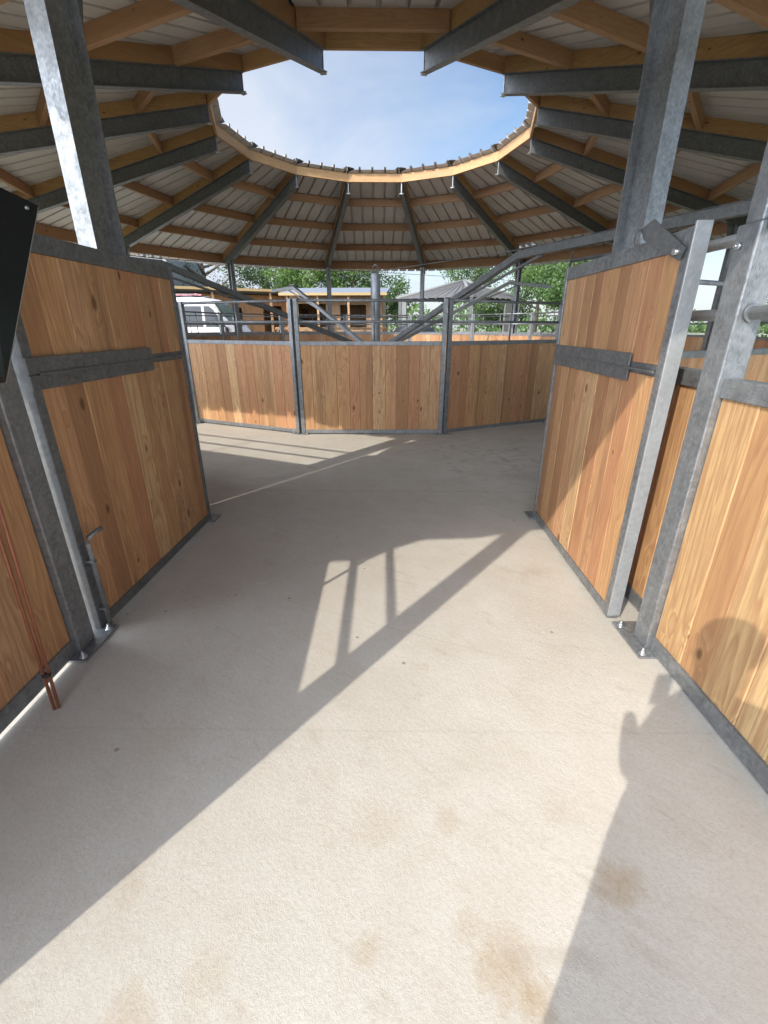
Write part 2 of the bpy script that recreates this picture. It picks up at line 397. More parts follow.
# ------------------------------------------------------------------ ground
def gh(x, y):
    r = math.hypot(x - CX, y - CY)
    s = lambda t: (lambda u: u * u * (3 - 2 * u))(max(0, min(1, t)))
    return -.06 + .55 * s((r - 10.2) / 4) * s((y - 8) / 6)
bm = bmesh.new(); xs = [-400, -200, -90, -50] + [i * 1.5 for i in range(-24, 25)] + [50, 90, 200, 400]
ys = [-300, -120, -50] + [i * 1.5 for i in range(-16, 36)] + [60, 90, 160, 300, 500]
V = [[bm.verts.new((x, y, gh(x, y))) for y in ys] for x in xs]
for i in range(len(xs) - 1):
    for j in range(len(ys) - 1): bm.faces.new((V[i][j], V[i + 1][j], V[i + 1][j + 1], V[i][j + 1]))
me = bpy.data.meshes.new('ground'); bm.to_mesh(me); bm.free(); o = link('ground', me, None, M['ground']); o['kind'] = 'structure'
pts = []
a0 = math.asin(5.5 / 9.6)
for i in range(61):
    a = a0 + (2 * PI - 2 * a0) * i / 60
    pts.append((CX + 9.6 * math.sin(a), CY - 9.6 * math.cos(a), -.2))
pts += [(CX - 5.5, -9, -.2), (CX + 5.5, -9, -.2)]
m = MB(); m.prism(pts, (0, 0, .2)); o = m.build('concrete_floor', M['concrete']); o['kind'] = 'structure'

# ------------------------------------------------------------------ round shelter: roof, rafters, posts (one building)
sh = thing('round_shelter', 'round open-centred shelter roof on steel posts, radial steel rafters and timber purlins under profiled sheets', 'shelter', (CX, CY, 0), ROT)
def ring_part(name, me, k, parent=sh, half=True):
    o = bpy.data.objects.new(name, me); col.objects.link(o); o.parent = parent
    o.rotation_euler = (0, 0, (k + (.5 if half else 0)) * DA); return o
# rafter
m = MB(); sec = ibeam_sec(HB, .125, .0115, .008)
m.prism([(a, -RIN, zb(RIN) + z) for a, z in sec], (0, -(ROUT - RIN), zb(ROUT) - zb(RIN)))
me_raf = m.mesh('rafter', M['galv_dark'])
# hanger bracket at the inner tip (bolted to the rim board)
m = MB(); m.box(-.012, .012, -RIN - .012, -RIN - .002, zb(RIN) + .0, zb(RIN) + HB + .10); m.box(-.045, .045, -RIN - .06, -RIN + .03, zb(RIN) - .012, zb(RIN) - .001)
me_hang = m.mesh('tip_bracket', M['galv_bright'])
m = MB(); m.box(-.055, .055, -(ROUT - .02), -(RIN + .03), 0, 0)
m = MB()
m.hexa([(-.06, -RIN - .03, zb(RIN + .03) + HB + .002), (.06, -RIN - .03, zb(RIN + .03) + HB + .002), (.06, -ROUT, zb(ROUT) + HB + .002), (-.06, -ROUT, zb(ROUT) + HB + .002),
        (-.06, -RIN - .03, zb(RIN + .03) + HB + TB), (.06, -RIN - .03, zb(RIN + .03) + HB + TB), (.06, -ROUT, zb(ROUT) + HB + TB), (-.06, -ROUT, zb(ROUT) + HB + TB)])
me_nail = m.mesh('nailer', M['nailer'])
# post: I section, flanges facing in and out
RP = 7.98; HP, BP = .27, .135
m = MB(); m.prism([(a, -(RP + HP / 2 - z), 0) for a, z in ibeam_sec(HP, BP, .0105, .008)], (0, 0, zb(RP - .14) - .002))
me_post = m.mesh('post', M['galv'])
m = MB(); m.box(-.15, .15, -RP - .22, -RP + .22, .0, .018); me_foot = m.mesh('base_plate', M['galv'])
m = MB()
m.prism([(-.006, -RP + .136, 2.93), (-.006, -RP + .136, zb(RP - .14) - .004), (-.006, -RP + .31, zb(RP - .31) - .004)], (.012, 0, 0))
me_haunch = m.mesh('haunch', M['galv_dark'])
for k in range(NSEG):
    r_ = ring_part('rafter', me_raf, k)
    ring_part('tip_bracket', me_hang, 0, r_).rotation_euler = (0, 0, 0)
    ring_part('nailer', me_nail, k)
    p_ = ring_part('post', me_post, k)
    if k in (-1, 13): p_.location = (-.085, .02, 0)
    if k == 0: p_.location = (.03, 0, 0)
    ring_part('base_plate', me_foot, 0, p_).rotation_euler = (0, 0, 0)
    ring_part('haunch', me_haunch, 0, p_).rotation_euler = (0, 0, 0)
# purlins between the nailers; local x along the purlin
tanh_ = math.tan(DA / 2)
for r, wd, nm in ((4.35, .075, 'purlin'), (5.75, .075, 'purlin'), (7.15, .075, 'purlin'), (8.50, .075, 'eave_purlin'), (3.19, .055, 'rim_board')):
    ap = r * math.cos(DA / 2)
    hl = ap * tanh_ - (.066 if nm == 'purlin' else -.01 if nm == 'rim_board' else .0)
    z0 = zb(r) + HB + (.004 if nm == 'purlin' else -.0 if nm == 'rim_board' else -.075)
    m = MB(); m.bbox(-hl, hl, -wd / 2, wd / 2, z0, zb(r) + HB + TB - .004, .004)
    me = m.mesh(nm, M['rim'] if nm == 'rim_board' else M['purlin'])
    for v in me.vertices: v.co.y -= 0
    for k in range(NSEG):
        o = bpy.data.objects.new(nm, me); col.objects.link(o); o.parent = sh
        a = k * DA; o.rotation_euler = (0, 0, a); o.location = (ap * math.sin(a), -ap * math.cos(a), 0)
# roof sheets: one per bay, trapezoid ribs running down the slope
def sheet_mesh():
    bm = bmesh.new(); ai = (RIN - .16) * math.cos(DA / 2); ao = 9.4 * math.cos(DA / 2)
    zt = lambda u: zb(u / math.cos(DA / 2)) + HB + TB + .006
    cols = []; pitch = .333; W = ao * tanh_
    t = -math.ceil(W / pitch) * pitch
    prof = []
    while t < W + pitch:
        prof += [(t + .03, 0), (t + .038, .062), (t + .086, .062), (t + .094, 0), (t + .2, 0.0)]
        t += pitch
    prof = [(a, z) for a, z in prof if -W <= a <= W]
    prof = [(-W, 0)] + prof + [(W, 0)]
    # exact sector corners
    extra = [(-ai * tanh_, None), (ai * tanh_, None)]
    last = None
    for a, z in prof:
        u0 = min(ao - .001, max(ai, abs(a) / tanh_))
        us = [u0 + (ao - u0) * i / 2 for i in range(3)]
        cur = [bm.verts.new((a, -u, zt(u) + z)) for u in us]
        if last:
            for i in range(2): bm.faces.new((last[i], last[i + 1], cur[i + 1], cur[i]))
        last = cur
    bmesh.ops.recalc_face_normals(bm, faces=bm.faces[:])
    if sum(f.normal.z for f in bm.faces) < 0: bmesh.ops.reverse_faces(bm, faces=bm.faces[:])
    me = bpy.data.meshes.new('roof_sheet'); bm.to_mesh(me); bm.free(); me.materials.append(M['sheet']); return me
me_sh = sheet_mesh()
m = MB()
r0, r1 = RIN - .17, 9.42
zc = lambda r: zb(r) + HB + TB + .045
for s in (-1, 1):
    m.hexa([(0, -r0, zc(r0) + .015), (s * .14, -r0 , zc(r0) - .01), (s * .14, -r1, zc(r1) - .01), (0, -r1, zc(r1) + .015),
            (0, -r0, zc(r0) + .02), (s * .14, -r0, zc(r0) - .005), (s * .14, -r1, zc(r1) - .005), (0, -r1, zc(r1) + .02)])
me_cap = m.mesh('hip_flashing', M['galv_dark'])
for k in range(NSEG):
    ring_part('roof_sheet', me_sh, k, half=False); ring_part('hip_flashing', me_cap, k)
# bright screw caps hanging behind the near rim board
m = MB(); m.lathe([(.008, .03), (.010, .012), (.028, -.02), (.030, -.032), (.02, -.036)], n=14); me_cap2 = m.mesh('roof_fixing', M['edge'])
for i in range(4):
    o = link('roof_fixing', me_cap2, sh); o.location = (-.33 + i * .29 + .05, -3.62, zb(3.6) + HB + TB - .02)

# ------------------------------------------------------------------ wooden ring panels
def planks(m, x0, x1, z0, z1, th, pw, y=0.0, rnd=random):
    ly = m.bm.faces.layers.float.get('tone') or m.bm.faces.layers.float.new('tone')
    n = max(2, round((x1 - x0) / pw)); tn = [(i + rnd.uniform(.15, .85)) / n for i in range(n)]; rnd.shuffle(tn); ws = [1 + rnd.uniform(-.16, .16) for _ in range(n)]; s = sum(ws); x = x0; c = .004
    for i in range(n):
        wd = (x1 - x0) * ws[i] / s; a, b = x, x + wd; x = b; t = th / 2; yy = y + rnd.uniform(-.0012, .0012)
        a += .0004; b -= .0004
        poly = [(a, yy - t + c, z0), (a + c, yy - t, z0), (b - c, yy - t, z0), (b, yy - t + c, z0), (b, yy + t - c, z0), (b - c, yy + t, z0), (a + c, yy + t, z0), (a, yy + t - c, z0)]
        nf = len(m.bm.faces); m.prism(poly, (0, 0, z1 - z0)); m.bm.faces.ensure_lookup_table()
        for f in m.bm.faces[nf:]: f[ly] = tn[i]
    m.box(x0 + .001, x1 - .001, y - th * .12, y + th * .12, z0 + .001, z1 - .001)

def ring_panel(name, label, cat, wdt, loc, rz, group, pw=.16, seed=1):
    t = thing(name, label, cat, loc, rz, group); rnd = random.Random(seed)
    h = wdt / 2 - .012
    for s in (-1, 1):
        a = s * h; b = s * (h - .055)
        m = MB(); m.bbox(min(a, b), max(a, b), -.03, .03, 0.012, 1.845, .003); m.box(min(a, s * (h - .11)), max(a, s * (h - .11)), -.06, .06, .002, .012)
        p = m.build('end_post', M['galv'], t)
        m = MB(); m.lathe([(.012, .0), (.012, .012), (.006, .014), (.006, .022)], (s * (h - .085), -.042, .012), 8); m.build('bolt', M['bolt'], p)
    i = h - .056
    m = MB(); planks(m, -i, i, .072, 1.250, .036, pw, 0, rnd); m.build('boards', M['board'], t)
    m = MB(); m.bbox(-i, i, -.026, .026, 1.2505, 1.305, .003); m.build('top_rail', M['galv'], t)
    m = MB(); m.bbox(-i, i, -.024, .024, .018, .0715, .003); m.build('bottom_rail', M['galv'], t)
    for z in (1.555, 1.822):
        m = MB(); m.tube([(-i, 0, z), (i, 0, z)], .019, 10); m.build('tube_rail', M['galv'], t)
    m = MB(); m.tube([(.05, 0, 1.304), (.05, 0, 1.805)], .011, 8); m.build('spindle', M['galv'], t)
    return t

RF = 4.754; ap = RF * math.cos(DA / 2); WI = 2 * RF * math.sin(DA / 2)
inner_labels = {0: 'boarded inner-ring panel facing the entrance, between the two double steel posts',
 -1: 'boarded inner-ring panel angled back left of the front one, partly behind the left door',
 1: 'shaded boarded inner-ring panel angled back right of the front one, beside the right door',
 -2: 'inner-ring panel on the near left curve, second left of the front one', 2: 'inner-ring panel on the near right curve, second right of the front one',
 -3: 'inner-ring panel at the left of the circle, third left of the front one', 3: 'inner-ring panel at the right of the circle, third right of the front one',
 -4: 'inner-ring panel at the far left, seen below the white van', 4: 'inner-ring panel at the far right, fourth right of the front one',
 -5: 'shaded far inner-ring panel in front of the wooden stable row', 5: 'sunlit far inner-ring panel in front of the tall green trees on the right',
 -6: 'far inner-ring panel just left of the centre mast', 6: 'sunlit far inner-ring panel below the grey barn roof',
 7: 'far inner-ring panel straight behind the centre mast'}
for k in range(-6, 8):
    a = k * DA + .002
    ring_panel('ring_panel', inner_labels[k], 'wooden panel', WI, (CX + ap * math.sin(a), CY - ap * math.cos(a), 0), a, 'boarded panels of the inner ring', .16, 40 + k)
RO = 7.98; apo = RO * math.cos(DA / 2); WO = 2 * RO * math.sin(DA / 2) - .17
outer_labels = {-1: 'outer wall panel hidden behind the left open door', 1: 'outer wall panel seen through the gap between the right door and its post',
 -2: 'outer wall panel on the near left curve, second left of the entrance', 2: 'outer wall panel above the right near wall, second right of the entrance',
 -3: 'outer wall panel at the left side, third left of the entrance', 3: 'outer wall panel at the right side, third right of the entrance',
 -4: 'outer wall panel at the far left, fourth left of the entrance', 4: 'outer wall panel at the far right, fourth right of the entrance',
 -5: 'outer wall panel right in front of the white van', 5: 'outer wall panel in front of the right green trees',
 -6: 'outer wall panel in front of the cream stable', 6: 'outer wall panel in front of the grey barn', 7: 'outer wall panel opposite the entrance, behind the mast'}
for k in list(range(-6, 0)) + list(range(1, 8)):
    a = k * DA + ROT
    ring_panel('outer_fence_panel', outer_labels[k], 'wooden panel', WO, (CX + apo * math.sin(a), CY - apo * math.cos(a), 0), a, 'boarded panels of the outer wall', .17, 80 + k)

# ------------------------------------------------------------------ entrance doors
def door(label, near, far, side, seed, plate):
    """near/far: (x,y) of the corridor face; side=-1 left, +1 right (thickness goes outward)"""
    nx, ny = near; fx, fy = far; Ld = math.hypot(fx - nx, fy - ny)
    rz = math.atan2(fy - ny, fx - nx); t = thing('stable_door', label, 'door', (nx, ny, 0), rz, 'open entrance doors')
    rnd = random.Random(seed)
    # local x: near -> far ; corridor is local -y for the left door (side -1 => corridor at +x world)
    s = -1 if side < 0 else 1      # local y of the corridor side: left door: -1 ; right door: +1
    D = .055
    def yb(a, b):   # depth range measured from the corridor face outwards
        v = sorted((-s * (-a), -s * (-b))) if False else sorted((-s * a, -s * b)); return v
    def fb(m, x0, x1, d0, d1, z0, z1, b=.003):
        y0, y1 = yb(d0, d1); m.bbox(x0, x1, y0, y1, z0, z1, b)
    Z0, Z1 = .008, 1.87
    m = MB(); fb(m, 0, .055, 0, D, Z0, Z1); fb(m, Ld - .035, Ld, 0, D, Z0, Z1); fb(m, .0555, Ld - .0355, .002, D - .002, Z1 - .08, Z1 - .002); fb(m, .0555, Ld - .0355, .002, D - .002, Z0 + .002, Z0 + .058)
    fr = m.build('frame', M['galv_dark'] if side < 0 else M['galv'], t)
    yc = sum(yb(.010, .046)) / 2
    x0, x1 = .056, Ld - .036
    m = MB(); planks(m, x0, x1, Z0 + .059, 1.284, .036, .155, yc, rnd); m.build('lower_boards', M['board'], t)
    m = MB(); planks(m, x0, x1, 1.3365, Z1 - .081, .036, .155, yc, rnd); m.build('upper_boards', M['board'], t)
    m = MB(); fb(m, x0, x1, .008, D - .008, 1.2845, 1.3085); fb(m, x0, x1, .008, D - .008, 1.3105, 1.336)
    mr = m.build('middle_rail', M['galv_dark'], t)
    # wide cover plates over the split
    a, b = plate
    m = MB(); fb(m, a, b, -.006, .001, 1.243, 1.304, .002); fb(m, a, b, -.006, .001, 1.309, 1.377, .002); m.build('cover_plate', M['galv_dark'], mr)
    m = MB(); fb(m, x0, x1, -.013, -.0065, 1.300, 1.313, .002); m.build('slide_bar', M['galv_dark'], mr)
    # far-end ground plate
    m = MB(); y0, y1 = yb(-.045, D + .03); m.bbox(Ld - .06, Ld + .09, y0, y1, .003, .016, .002); m.bbox(Ld - .02, Ld + .025, *yb(.01, .055), .016, .06, .003)
    m.build('ground_plate', M['galv'], t)
    # hinge pins at the far end
    m = MB()
    for z in (.35, 1.6): m.tube([(Ld + .014, yc, z), (Ld + .014, yc, z + .12)], .016, 10)
    m.build('hinge', M['galv'], t)
    return t, Ld, fb, yb
LN, LF = (-1.50, 1.97), (-1.445, 3.46)
RN, RFAR = (1.232, 2.075), (1.262, 3.52)
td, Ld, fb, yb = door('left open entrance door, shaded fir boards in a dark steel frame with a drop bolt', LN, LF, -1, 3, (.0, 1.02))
# drop bolt on the left door
m = MB(); m.tube([(.03, -.032 * 1, .03), (.03, -.032, .50), (.036, -.036, .535), (.075, -.050, .548), (.12, -.052, .548)], .0115, 12)
for z in (.12, .40): m.box(.017, .043, -.045, -.001, z, z + .012)
m.build('drop_bolt', M['galv'], td)
td2, Ld2, fb2, yb2 = door('right open entrance door, fir boards half in sunlight, with a hinged latch plate on top', RN, RFAR, 1, 11, (.30, 1.43))
# bright channel on the near edge of the right door, latch on top
m = MB(); m.bbox(-.012, -.0005, -.062, .004, .03, 1.885, .002); m.build('edge_channel', M['galv_bright'], td2)
m = MB()
m.prism([(.015, .010, 1.795), (.04, .010, 1.75), (.36, .016, 1.872), (.40, .016, 1.925), (.30, .016, 1.945)], (0, .006, 0))
lt = m.build('latch_plate', M['galv_dark'], td2)
m = MB(); m.tube([(.06, .0, 1.785), (.06, .034, 1.785)], .013, 6); m.build('latch_bolt', M['bolt'], lt)
m = MB(); m.tube([(.405 + .032 * math.cos(a), .03, 1.89 + .032 * math.sin(a)) for a in [i * 2 * PI / 14 for i in range(15)]], .004, 6); m.build('latch_ring', M['galv'], lt)

for lab, a, b in (('narrow filler panel between the left door hinge and the roof post', (-1.84, 3.43), (-1.478, 3.475)), ('narrow filler panel between the right door hinge and the roof post', (1.305, 3.54), (1.68, 3.50))):
    ln = math.hypot(b[0] - a[0], b[1] - a[1])
    t = thing('filler_panel', lab, 'wooden panel', ((a[0] + b[0]) / 2, (a[1] + b[1]) / 2, 0), math.atan2(b[1] - a[1], b[0] - a[0]), 'filler panels beside the doors')
    m = MB(); planks(m, -ln / 2 + .041, ln / 2 - .041, .06, 1.80, .034, .15, 0, random.Random(9)); m.build('boards', M['board'], t)
    for s in (-1, 1):
        p0, p1 = sorted((s * ln / 2, s * (ln / 2 - .04))); m = MB(); m.bbox(p0, p1, -.022, .022, .004, 1.86, .003); m.build('upright', M['galv'], t)
    for z in (.012, 1.8005):
        m = MB(); m.bbox(-ln / 2 + .0405, ln / 2 - .0405, -.02, .02, z, z + .047, .003); m.build('rail', M['galv'], t)

# ------------------------------------------------------------------ near walls of the entrance passage, their posts
def near_wall(label, x, y0, y1, side, seed, mat):
    """runs along y; side=-1: wall on the left"""
    t = thing('passage_partition', label, 'wooden wall', (x, (y0 + y1) / 2, 0), 0, 'boarded walls of the entrance passage'); rnd = random.Random(seed)
    h = (y1 - y0) / 2; out = side
    def bx(m, a, b, d0, d1, z0, z1, bb=.003):
        xx = sorted((out * d0, out * d1)); m.bbox(xx[0], xx[1], a, b, z0, z1, bb)
    # boards are built along local x then turned into y
    m = MB(); planks(m, -h, h, .0907, 1.238, .038, .175, 0, rnd)
    b = m.build('boards', mat, t); b.rotation_euler = (0, 0, PI / 2); b.location = (out * .035, 0, 0)
    m = MB(); bx(m, -h, h, .003, .067, 1.2385, 1.312); m.build('top_rail', M['galv'], t)
    m = MB(); bx(m, -h, h, .004, .010, .013, .0905, .001); bx(m, -h, h, .011, .055, .0855, .0905, .001); m.build('bottom_rail', M['galv'], t)
    for z in (1.545, 1.83):
        m = MB(); m.tube([(out * .035, -h, z), (out * .035, h, z)], .0235, 14)
        rl = m.build('tube_rail', M['galv_bright'], t)
        m = MB(); m.tube([(out * .035, h - .012, z), (out * .035, h - .001, z)], .033, 14); m.build('rail_collar', M['galv'], rl)
    m = MB(); m.tube([(out * .035, .08, 1.304), (out * .035, .08, 1.81)], .012, 8); m.build('spindle', M['galv'], t)
    return t
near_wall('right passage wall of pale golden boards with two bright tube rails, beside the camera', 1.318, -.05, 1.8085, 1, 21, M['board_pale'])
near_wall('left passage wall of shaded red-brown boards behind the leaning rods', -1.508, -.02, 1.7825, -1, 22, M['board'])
near_wall('right partition of shaded boards running on behind the open right door', 1.43, 1.95, 3.34, 1, 23, M['board'])
def jamb(label, x, y, side, group, ztop):
    t = thing('gate_post', label, 'post', (x, y, 0), 0, group)
    a, b = sorted((0, side * .10))
    m = MB(); m.bbox(a, b, -.058, .058, .014, 1.84, .006); m.build('sleeve', M['galv'], t)
    m = MB(); m.bbox(a + .012, b - .012, -.042, .042, 1.8405, ztop, .005); m.build('shaft', M['galv'], t)
    m = MB(); m.bbox(a - .06, b + .06, -.12, .17, .003, .0135, .003); bp = m.build('base_plate', M['galv'], t)
    for (dx, dy) in ((-side * .03, -.09), (-side * .03, .13), (side * .13, -.09)):
        m = MB(); m.lathe([(.021, .0), (.021, .003), (.013, .0035), (.013, .014), (.007, .015), (.007, .03)], (dx, dy, .0136), 6); m.build('anchor_bolt', M['bolt'], bp)
    for z in (1.77, ):
        m = MB(); m.tube([(-side * .001, .02, z), (-side * .012, .02, z)], .013, 6); m.tube([(-side * .010, .02, z), (-side * .022, .02, z)], .006, 8); m.build('bolt', M['bolt'], t)
        m = MB(); m.tube([(side * .06, -.0555, z + .01), (side * .06, -.07, z + .01)], .014, 6); m.build('bolt', M['bolt'], t)
    return t
jamb('tall galvanised post with two bolts between the right door and the right passage wall', 1.300, 1.868, 1, 'posts of the entrance passage', 3.14)
jamb('galvanised post behind the black sheet, between the left door and left passage wall', -1.492, 1.842, -1, 'posts of the entrance passage', 3.14)
for sx_, lab in ((-1, 'end post of the left passage wall beside the photographer'), (1, 'end post of the right passage wall beside the photographer')):
    t = thing('end_post', lab, 'post', (-1.56 if sx_ < 0 else 1.353, -.09, 0), 0, 'end posts of the passage walls')
    m = MB(); m.bbox(-.05, .05, -.05, .065, .012, 3.16, .005); m.build('shaft', M['galv'], t)
    m = MB(); m.bbox(-.1, .1, -.1, .1, .002, .0115, .002); m.build('base_plate', M['galv'], t)

# porch roof over the passage (out of the picture, throws the shade across the passage)
t = thing('porch_roof', 'profiled sheet porch roof over the entrance passage, above the top of the picture', 'porch roof', (0, 0, 0))
P = [(-1.95, 2.95), (-2.62, 2.54), (-2.86, 2.0), (-3.10, 1.66), (-3.26, 1.40), (-3.26, -.78), (-2.88, -.745), (-2.69, -.575), (-2.47, -.425), (-2.06, -.395), (-1.65, -.265), (-1.5, -.245), (-.70, .02), (0, .25), (2.6, 1.1), (2.6, 2.95)]
m = MB(); m.prism([(x, y, 3.19) for x, y in P], (0, 0, .05)); m.build('roof_sheet', M['sheet'], t)
m = MB(); m.beam((-2.9, 1.0, 3.165), (2.5, 1.85, 3.165), .05, .045); m.build('rafter', M['purlin'], t)

# ------------------------------------------------------------------ black sheet and rods on the left
t = thing('metal_sheet', 'glossy black sheet-metal guard with a thin bare edge, hanging at the upper left', 'metal sheet', (-1.25, 1.5, 1.3))
E0 = Vector((-1.195, 1.84, 1.885)); E1 = Vector((-1.20, 1.475, 1.335)); 
def q(v): return v - Vector((-1.25, 1.5, 1.3))
A = [q(E1), q(E0), q(Vector((-1.245, 1.66, 1.925))), q(Vector((-1.26, 1.06, 2.0))), q(Vector((-1.225, 1.36, 1.335)))]
m = MB(); m.prism(A, (-.012, 0, 0)); m.build('sheet', M['black'], t)
m = MB(); m.beam(q(E1) + Vector((-.006, .002, 0)), q(E0) + Vector((-.006, .002, 0)), .013, .003, (1, 0, 0)); m.build('bare_edge', M['edge'], t)
m = MB(); s0 = q(Vector((-1.206, 1.79, 1.868))); m.tube([s0 + Vector((-.004, 0, 0)), s0 + Vector((.007, 0, 0))], .006, 8); m.build('screw', M['bolt'], t)
m = MB(); m.beam(q(Vector((-1.235, 1.5, 1.80))), q(Vector((-1.50, 1.55, 1.83))), .03, .03); m.build('bracket', M['galv_dark'], t)
t = thing('rod_bundle', 'pair of thin red-brown metal rods tied together, leaning on the left passage wall', 'metal rods', (-1.385, 1.44, 0))
B1 = Vector((-.10, .155, .98)); B2 = B1 * (1.45 / .98)
for dx in (-.007, .007):
    m = MB(); m.tube([(dx, dx * .6, .004), B2 + Vector((dx * 2.6, dx, 0))], .0065, 8); m.build('rod', M['copper'], t)
m = MB(); c = B1 * .165; m.tube([c - B1 * .006, c + B1 * .006], .017, 10); m.build('tie', M['tie'], t)

# ------------------------------------------------------------------ horse walker machine
t = thing('horse_walker', 'grey steel horse-walker machine, centre mast with slanted arms over the inner ring', 'horse walker', (CX, CY, 0))
m = MB(); m.tube([(0, 0, 0), (0, 0, 2.58)], .11, 18); m.bbox(-.3, .3, -.3, .3, .004, .03, .004); m.build('mast', M['galv'], t)
m = MB(); m.lathe([(.22, .85), (.24, .87), (.24, 1.12), (.22, 1.14)], n=20); m.build('hub', M['galv_dark'], t)
m = MB(); m.box(-.03, .03, -.03, .03, 2.581, 2.66); m.tube([(.055 * math.cos(a), 0, 2.70 + .055 * math.sin(a)) for a in [i * 2 * PI / 14 for i in range(15)]], .012, 8); m.build('top_eye', M['galv_dark'], t)
def arm(phi, r1, z, r2, mat):
    d = Vector((math.sin(phi), -math.cos(phi), 0))
    a = d * .23 + Vector((0, 0, .98)); b = d * r1 + Vector((0, 0, z - .05)); c = d * r2 + Vector((0, 0, z - .05))
    n = d.cross(Vector((0, 0, 1))).normalized()
    m = MB()
    sec = [(-.043, -.043), (.043, -.043), (.043, .043), (-.043, .043)]
    rings = []
    for P, U in ((a, Vector((0, 0, 1))), (b, Vector((0, 0, 1))), (c, Vector((0, 0, 1)))):
        rings.append([m.bm.verts.new(P + n * x + U * y) for x, y in sec])
    for i in range(2):
        for k in range(4): m.bm.faces.new((rings[i][k], rings[i][(k + 1) % 4], rings[i + 1][(k + 1) % 4], rings[i + 1][k]))
    m.bm.faces.new(rings[0]); m.bm.faces.new(rings[2])
    o = m.build('arm', mat, t)
    m = MB(); m.beam(a * .35 + b * .65 - Vector((0, 0, .05)), b + d * .42 - Vector((0, 0, .05)), .03, .03); m.build('brace', mat, o)
    m = MB(); m.tube([Vector((0, 0, 2.62)), b + Vector((0, 0, .06)), c + Vector((0, 0, .06))], .006, 6); m.build('stay_cable', M['galv_dark'], o)
    for q_ in (.0, .12, .24):
        m = MB(); m.lathe([(.012, -.02), (.03, -.005), (.03, .02), (.012, .035)], tuple(b + d * q_ + Vector((0, 0, .075))), 8); m.build('cable_clamp', M['bolt'], o)
    return d, b, c
R_ = math.radians
arms = [arm(R_(23.6), 4.98, 2.42, 8.5, M['galv_dark']), arm(R_(-40.5), 4.85, 2.42, 7.4, M['galv_dark']), arm(R_(131), 5.1, 2.72, 7.4, M['galv']), arm(R_(-146), 4.5, 2.62, 6.2, M['galv'])]
# hanging gate under the right near arm
d, b, c = arms[0]
g = thing('hanging_gate', 'dark barred gate hung by chains from the right walker arm, behind the right door', 'gate', (CX, CY, 0))
for nm, z0, z1 in (('top_bar', 2.20, 2.20), ('bottom_bar', .95, .95)):
    m = MB(); m.tube([d * 5.9 + Vector((0, 0, z0)), d * 7.4 + Vector((0, 0, z1))], .02, 8); m.build(nm, M['galv_dark'], g)
for i in range(8):
    r = 5.9 + 1.5 * i / 7
    m = MB(); m.tube([d * r + Vector((0, 0, .96)), d * r + Vector((0, 0, 2.19))], .009 if 0 < i < 7 else .014, 8); m.build('bar', M['galv_dark'], g)
for r in (5.91, 7.35):
    m = MB(); z = 2.205
    while z < 2.33:
        cc = d * r + Vector((0, 0, z + .018)); fl = int(z * 1000) % 2
        m.tube([cc + Vector((.011 * math.cos(a), 0, .02 * math.sin(a))) for a in [i * 2 * PI / 8 for i in range(9)]], .004, 5); z += .03
    m.build('chain', M['galv_dark'], g)

# ------------------------------------------------------------------ background: van, stables, barn, heap, building
def at(u, v, Y):
    a = (u - 384) / F; b = (512 - v) / F; c, s = math.cos(PITCH), math.sin(PITCH)
    y = c + b * s; zz_ = -s + b * c; k = Y / y
    return Vector((a * k, Y, 1.5 + zz_ * k))

# white van, nose to the right
vy = 19.4; x1 = at(250, 320, vy).x; x0 = x1 - 5.3; zg = gh(x1 - 2, vy) + .0
t = thing('parked_van', 'white van with green sticker and loaded roof rack parked beyond the ring at left', 'van', ((x0 + x1) / 2, vy, zg))
Lh = 2.65; Wv = .95
prof = [(-Lh, .35), (-Lh, 2.35), (-Lh + .12, 2.5), (1.25, 2.52), (1.55, 2.40), (2.2, 1.5), (2.55, 1.25), (2.64, .9), (2.65, .38)]
m = MB(); m.prism([(x, -Wv, z) for x, z in prof], (0, 2 * Wv, 0))
bmesh.ops.bevel(m.bm, geom=[e for e in m.bm.edges if abs(e.verts[0].co.y - e.verts[1].co.y) < .01], offset=.07, segments=3, affect='EDGES')
m.build('body', M['white_paint'], t)
for nm, poly, mat in (('window', [(1.22, 1.5), (1.22, 2.22), (1.42, 2.22), (1.55, 2.12), (1.98, 1.5)], 'glass'), ('window', [(.36, 1.5), (.36, 2.22), (1.12, 2.22), (1.12, 1.5)], 'glass'), ('sticker', [(-.35, 1.25), (-.35, 2.32), (.27, 2.32), (.27, 1.25)], 'green_vinyl')):
    for s in (-1, 1):
        m = MB(); m.prism([(x, s * (Wv + .002), z) for x, z in poly], (0, s * .006, 0)); m.build(nm, M[mat], t)
m = MB(); m.hexa([(1.60, -.8, 2.34), (2.15, -.8, 1.58), (2.15, .8, 1.58), (1.60, .8, 2.34), (1.615, -.8, 2.35), (2.165, -.8, 1.59), (2.165, .8, 1.59), (1.615, .8, 2.35)]); m.build('windscreen', M['glass'], t)
for x in (-1.7, 1.75):
    for s in (-1, 1):
        m = MB(); m.tube([(x, s * .96, .33), (x, s * .74, .33)], .33, 24); w_ = m.build('wheel', M['tyre'], t)
        m = MB(); m.tube([(x, s * .968, .33), (x, s * .94, .33)], .2, 16); m.build('rim', M['edge'], w_)
for s in (-1, 1):
    m = MB(); m.bbox(2.50, 2.66, s * .55 - .16, s * .55 + .16, .82, .98, .02); m.build('headlight', M['edge'], t)
    m = MB(); m.bbox(1.95, 2.05, s * (Wv + .02) - .09, s * (Wv + .02) + .09, 1.3, 1.5, .03); m.build('mirror', M['plastic'], t)
m = MB(); m.bbox(2.55, 2.72, -.9, .9, .38, .62, .03); m.build('bumper', M['plastic'], t)
m = MB()
